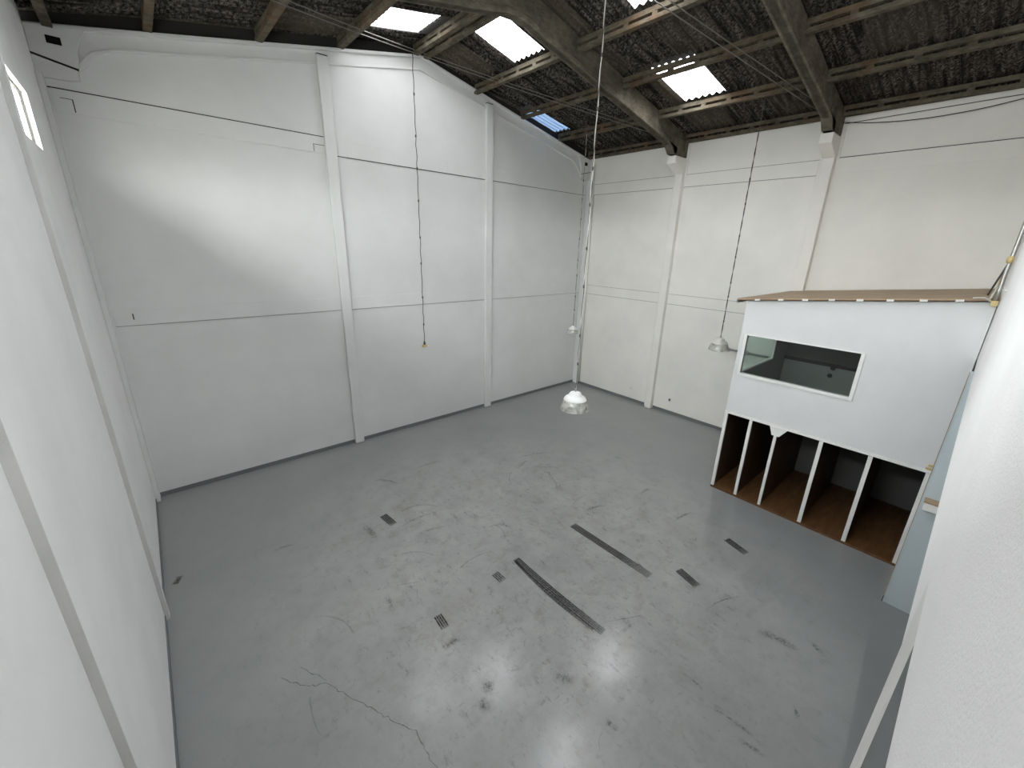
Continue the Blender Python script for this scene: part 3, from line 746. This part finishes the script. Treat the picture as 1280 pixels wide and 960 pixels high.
# ------------------------------------------------------------------ conduits and fittings
co = thing('wall_conduit', (11.97, -5.4, 2.3), 'grey horizontal conduit on the right wall behind the grey pendant lamp', 'pipe')
bm = bmesh.new(); tube(bm, [(11.95, -5.30, 2.315), (11.95, -6.585, 2.30)], 0.028, 10); obj('pipe', bm, M['conduit_grey'], co, True)
boxes('pipe_clip', [((11.91, -5.79, 2.26), (11.988, -5.74, 2.36))], M['metal'], co)
boxes('pipe_end', [((11.92, -5.32, 2.28), (11.988, -5.26, 2.35))], M['metal'], co)
co = thing('corner_conduit', (11.90, -0.26, 0), 'white vertical conduit running up the far right corner', 'pipe')
bm = bmesh.new(); tube(bm, [(11.955, -0.26, 0.09), (11.955, -0.26, 7.3)], 0.03, 10); obj('pipe', bm, M['trim_white'], co, True)
bm = bmesh.new(); tube(bm, [(11.93, -0.33, 0.09), (11.93, -0.33, 6.4)], 0.012, 8); obj('wire_run', bm, M['pale_cord'], co, True)
# bundle of pipes climbing where the cabin roof meets the near wall
co = thing('pipe_bundle', (8.95, -9.62, 4.28), 'bundle of rusty pipes and wires where the cabin roof meets the near wall', 'pipe')
def px(u_pts, r, m, name):
    bm = bmesh.new(); tube(bm, u_pts, r, 8); obj(name, bm, m, co, True)
px([(8.815, -9.600, 4.20), (8.835, -9.605, 4.45), (8.88, -9.600, 4.62), (8.90, -9.605, 4.78), (8.90, -9.61, 5.6), (8.90, -9.61, 7.4)], 0.022, M['metal'], 'pipe')
px([(8.93, -9.585, 4.33), (8.94, -9.59, 4.6), (8.97, -9.60, 4.76), (8.98, -9.61, 7.4)], 0.018, M['yellowed'], 'pipe')
px([(8.86, -9.52, 4.33), (8.90, -9.56, 4.55), (8.90, -9.595, 4.74)], 0.010, M['wire'], 'wire_run')
px([(8.82, -9.55, 4.27), (8.86, -9.57, 4.38), (8.93, -9.60, 4.50), (9.0, -9.62, 5.0)], 0.012, M['pale_cord'], 'wire_run')
px([(8.80, -9.40, 4.285), (8.80, -9.50, 4.30), (8.81, -9.57, 4.26)], 0.012, M['pale_cord'], 'wire_run')
bm = bmesh.new(); lathe(bm, [(0, 0.045), (0.03, 0.04), (0.036, 0), (0.03, -0.04), (0, -0.045)], (8.89, -9.598, 4.78), 14); obj('junction', bm, M['yellowed'], co, True)
boxes('clamp', [((8.775, -9.64, 4.20), (8.842, -9.57, 4.27))], M['yellowed'], co, 0.008)
cable([(8.6, -9.628, 4.43), (8.2, -9.632, 4.47), (7.6, -9.632, 4.46), (6.6, -9.633, 4.50)], 0.008, M['plastic_white'], 'thin white cable clipped along the near wall beside the pipe bundle')
def outlet(loc, nx, w, h, label, slot=True):
    t = thing('wall_outlet', loc, label, 'outlet')
    x, y, z = loc; d = 0.012 * nx
    boxes('cover_plate', [((min(x, x + d), y - w / 2, z - h / 2), (max(x, x + d), y + w / 2, z + h / 2))], M['plastic_white'], t, 0.003)
    if slot:
        a, b = sorted((x + d, x + d + 0.004 * nx))
        boxes('socket', [((a, y - w * 0.27, z - h * 0.22), (b, y + w * 0.27, z + h * 0.36))], M['dark_frame'], t)
outlet((W, -3.856, 0.42), -1, 0.09, 0.13, 'white wall outlet with dark socket low on the right wall near the cabin')
outlet((W, -2.48, 0.415), -1, 0.12, 0.08, 'blank white cover plate low on the right wall, left of the pilaster', False)
outlet((0.0, -3.0, 0.72), 1, 0.08, 0.10, 'small white outlet low on the left wall before the far corner', False)
outlet((0.0, -6.52, 1.88), 1, 0.07, 0.11, 'white outlet plate on the left wall beside the nearer pilaster', False)

# darker smooth area where the passage floor begins
bm = bmesh.new(); prism(bm, [(2.4, -12.9), (7.81, -12.9), (7.81, -9.54), (2.4, -9.92)], 'z', 0.0, 0.0006); obj('passage_patch', bm, M['passage_floor'], floor)
# ------------------------------------------------------------------ marks on the floor
def strip(name, pts, w, m, wj=0.0):
    bm = bmesh.new(); uvl = bm.loops.layers.uv.new('UVMap'); n = len(pts); L = []; rnd = random.Random(len(pts) + int(abs(pts[0][0]) * 100))
    for i, p in enumerate(pts):
        a = Vector(pts[max(i - 1, 0)]); b = Vector(pts[min(i + 1, n - 1)]); d = (b - a).normalized(); s = Vector((-d.y, d.x)) * (w / 2) * (1 + wj * (rnd.random() - 0.5))
        L.append((bm.verts.new((p[0] + s.x, p[1] + s.y, strip.z)), bm.verts.new((p[0] - s.x, p[1] - s.y, strip.z)), i / (n - 1)))
    for q, r in zip(L, L[1:]):
        fc = bm.faces.new((q[0], r[0], r[1], q[1]))
        for lp, uv in zip(fc.loops, ((q[2], 0), (r[2], 0), (r[2], 1), (q[2], 1))): lp[uvl].uv = uv
    bmesh.ops.recalc_face_normals(bm, faces=bm.faces)
    for fc in bm.faces:
        if fc.normal.z < 0: fc.normal_flip()
    strip.z += 0.00004
    return obj(name, bm, m, floor, normals=False)
strip.z = 0.0008
def seg(a, b, n=10, bow=0.0):
    a = Vector(a); b = Vector(b); d = b - a; s = Vector((-d.y, d.x))
    return [tuple(a + d * (i / n) + s * bow * 4 * (i / n) * (1 - i / n)) for i in range(n + 1)]
strip('tyre_mark', seg((5.60, -5.60), (5.61, -7.17)), 0.15, M['tyre'])
strip('tyre_mark', seg((4.25, -5.59), (4.26, -7.31), 14, -0.012), 0.12, M['tyre'])
strip('tyre_mark', seg((4.21, -5.62), (4.19, -7.20), 14, -0.03), 0.05, M['tyre'])
strip('tyre_mark', seg((3.80, -5.61), (3.805, -5.81)), 0.13, M['tread'])
strip('tyre_mark', seg((2.74, -5.71), (2.72, -5.94)), 0.12, M['tread'])
strip('tyre_mark', seg((3.09, -3.20), (3.13, -3.57)), 0.14, M['tyre'])
strip('tyre_mark', seg((7.41, -7.57), (7.30, -7.94)), 0.14, M['tyre'])
strip('tyre_mark', seg((6.07, -7.39), (5.98, -7.74)), 0.14, M['tyre'])
def wob(pts, n=8, amp=0.03):
    r = random.Random(3); out = []
    for a, b in zip(pts, pts[1:]):
        for i in range(n): out.append((a[0] + (b[0] - a[0]) * i / n + amp * (r.random() - 0.5), a[1] + (b[1] - a[1]) * i / n + amp * (r.random() - 0.5)))
    return out + [pts[-1]]
strip('floor_crack', wob([(0.95, -5.30), (1.10, -5.55), (1.325, -5.707), (1.50, -6.1), (1.662, -6.428), (1.846, -6.782), (1.844, -7.181), (1.80, -7.6)]), 0.010, M['crack'], 0.8)
strip('floor_crack', wob([(1.15, -5.3), (1.32, -5.65)]), 0.010, M['crack'], 0.8)
strip('scuff_mark', seg((6.56, -4.02), (6.16, -4.70), 12, 0.06), 0.045, M['scuff'])
strip('scuff_mark', seg((1.13, -5.72), (1.10, -6.19), 12, -0.05), 0.016, M['scuff'])
strip('scuff_mark', seg((3.4, -3.3), (4.0, -3.6), 10, 0.2), 0.06, M['scuff'])
strip('oil_stain', seg((0.13, -2.85), (0.20, -2.70), 6), 0.09, M['brown_stain'], 0.6)
for a, b, w in (((5.85, -8.61), (5.95, -9.13), 0.16), ((6.23, -9.10), (6.10, -9.31), 0.10), ((3.42, -7.96), (3.43, -8.13), 0.10), ((2.70, -6.80), (2.64, -6.99), 0.16), ((2.53, -6.92), (2.50, -7.11), 0.14), ((2.54, -6.19), (2.82, -6.18), 0.10), ((4.64, -7.30), (4.58, -7.54), 0.10), ((3.33, -7.28), (3.48, -7.52), 0.16), ((2.67, -3.18), (2.70, -3.81), 0.16), ((3.17, -3.73), (3.89, -3.72), 0.06), ((3.42, -1.93), (3.80, -2.43), 0.10), ((4.25, -2.10), (5.12, -2.19), 0.05), ((5.60, -8.02), (6.38, -8.31), 0.03), ((4.54, -8.23), (4.53, -8.53), 0.04), ((4.40, -8.59), (4.45, -9.22), 0.05), ((6.29, -3.11), (7.47, -3.54), 0.04), ((8.24, -4.41), (8.39, -4.87), 0.04), ((4.31, -8.96), (4.37, -9.24), 0.06), ((5.16, -9.23), (5.02, -9.32), 0.05), ((2.33, -4.94), (2.30, -5.27), 0.12), ((1.33, -2.99), (1.70, -3.04), 0.08), ((4.07, -3.86), (4.04, -4.30), 0.10), ((4.54, -4.70), (4.70, -4.97), 0.10), ((6.06, -5.48), (6.59, -5.64), 0.10), ((7.37, -5.86), (7.83, -5.85), 0.08), ((7.05, -6.74), (7.75, -6.85), 0.06),):
    strip('scuff_mark', seg(a, b, 10, 0.08), w, M['smudge'], 0.7)
rnd = random.Random(11)
for i in range(30):
    cx, cy = rnd.gauss(5.0, 2.0), rnd.gauss(-5.6, 1.9)
    if not (0.6 < cx < 8.6 and -9.2 < cy < -0.8): continue
    a = rnd.uniform(0, 6.28); L = rnd.uniform(0.1, 0.6)
    strip('scuff_mark', seg((cx, cy), (cx + L * math.cos(a), cy + L * math.sin(a)), 12, rnd.uniform(-0.15, 0.15)), rnd.choice([0.012, 0.02, 0.03, 0.05]), M['scuff'], 0.5)
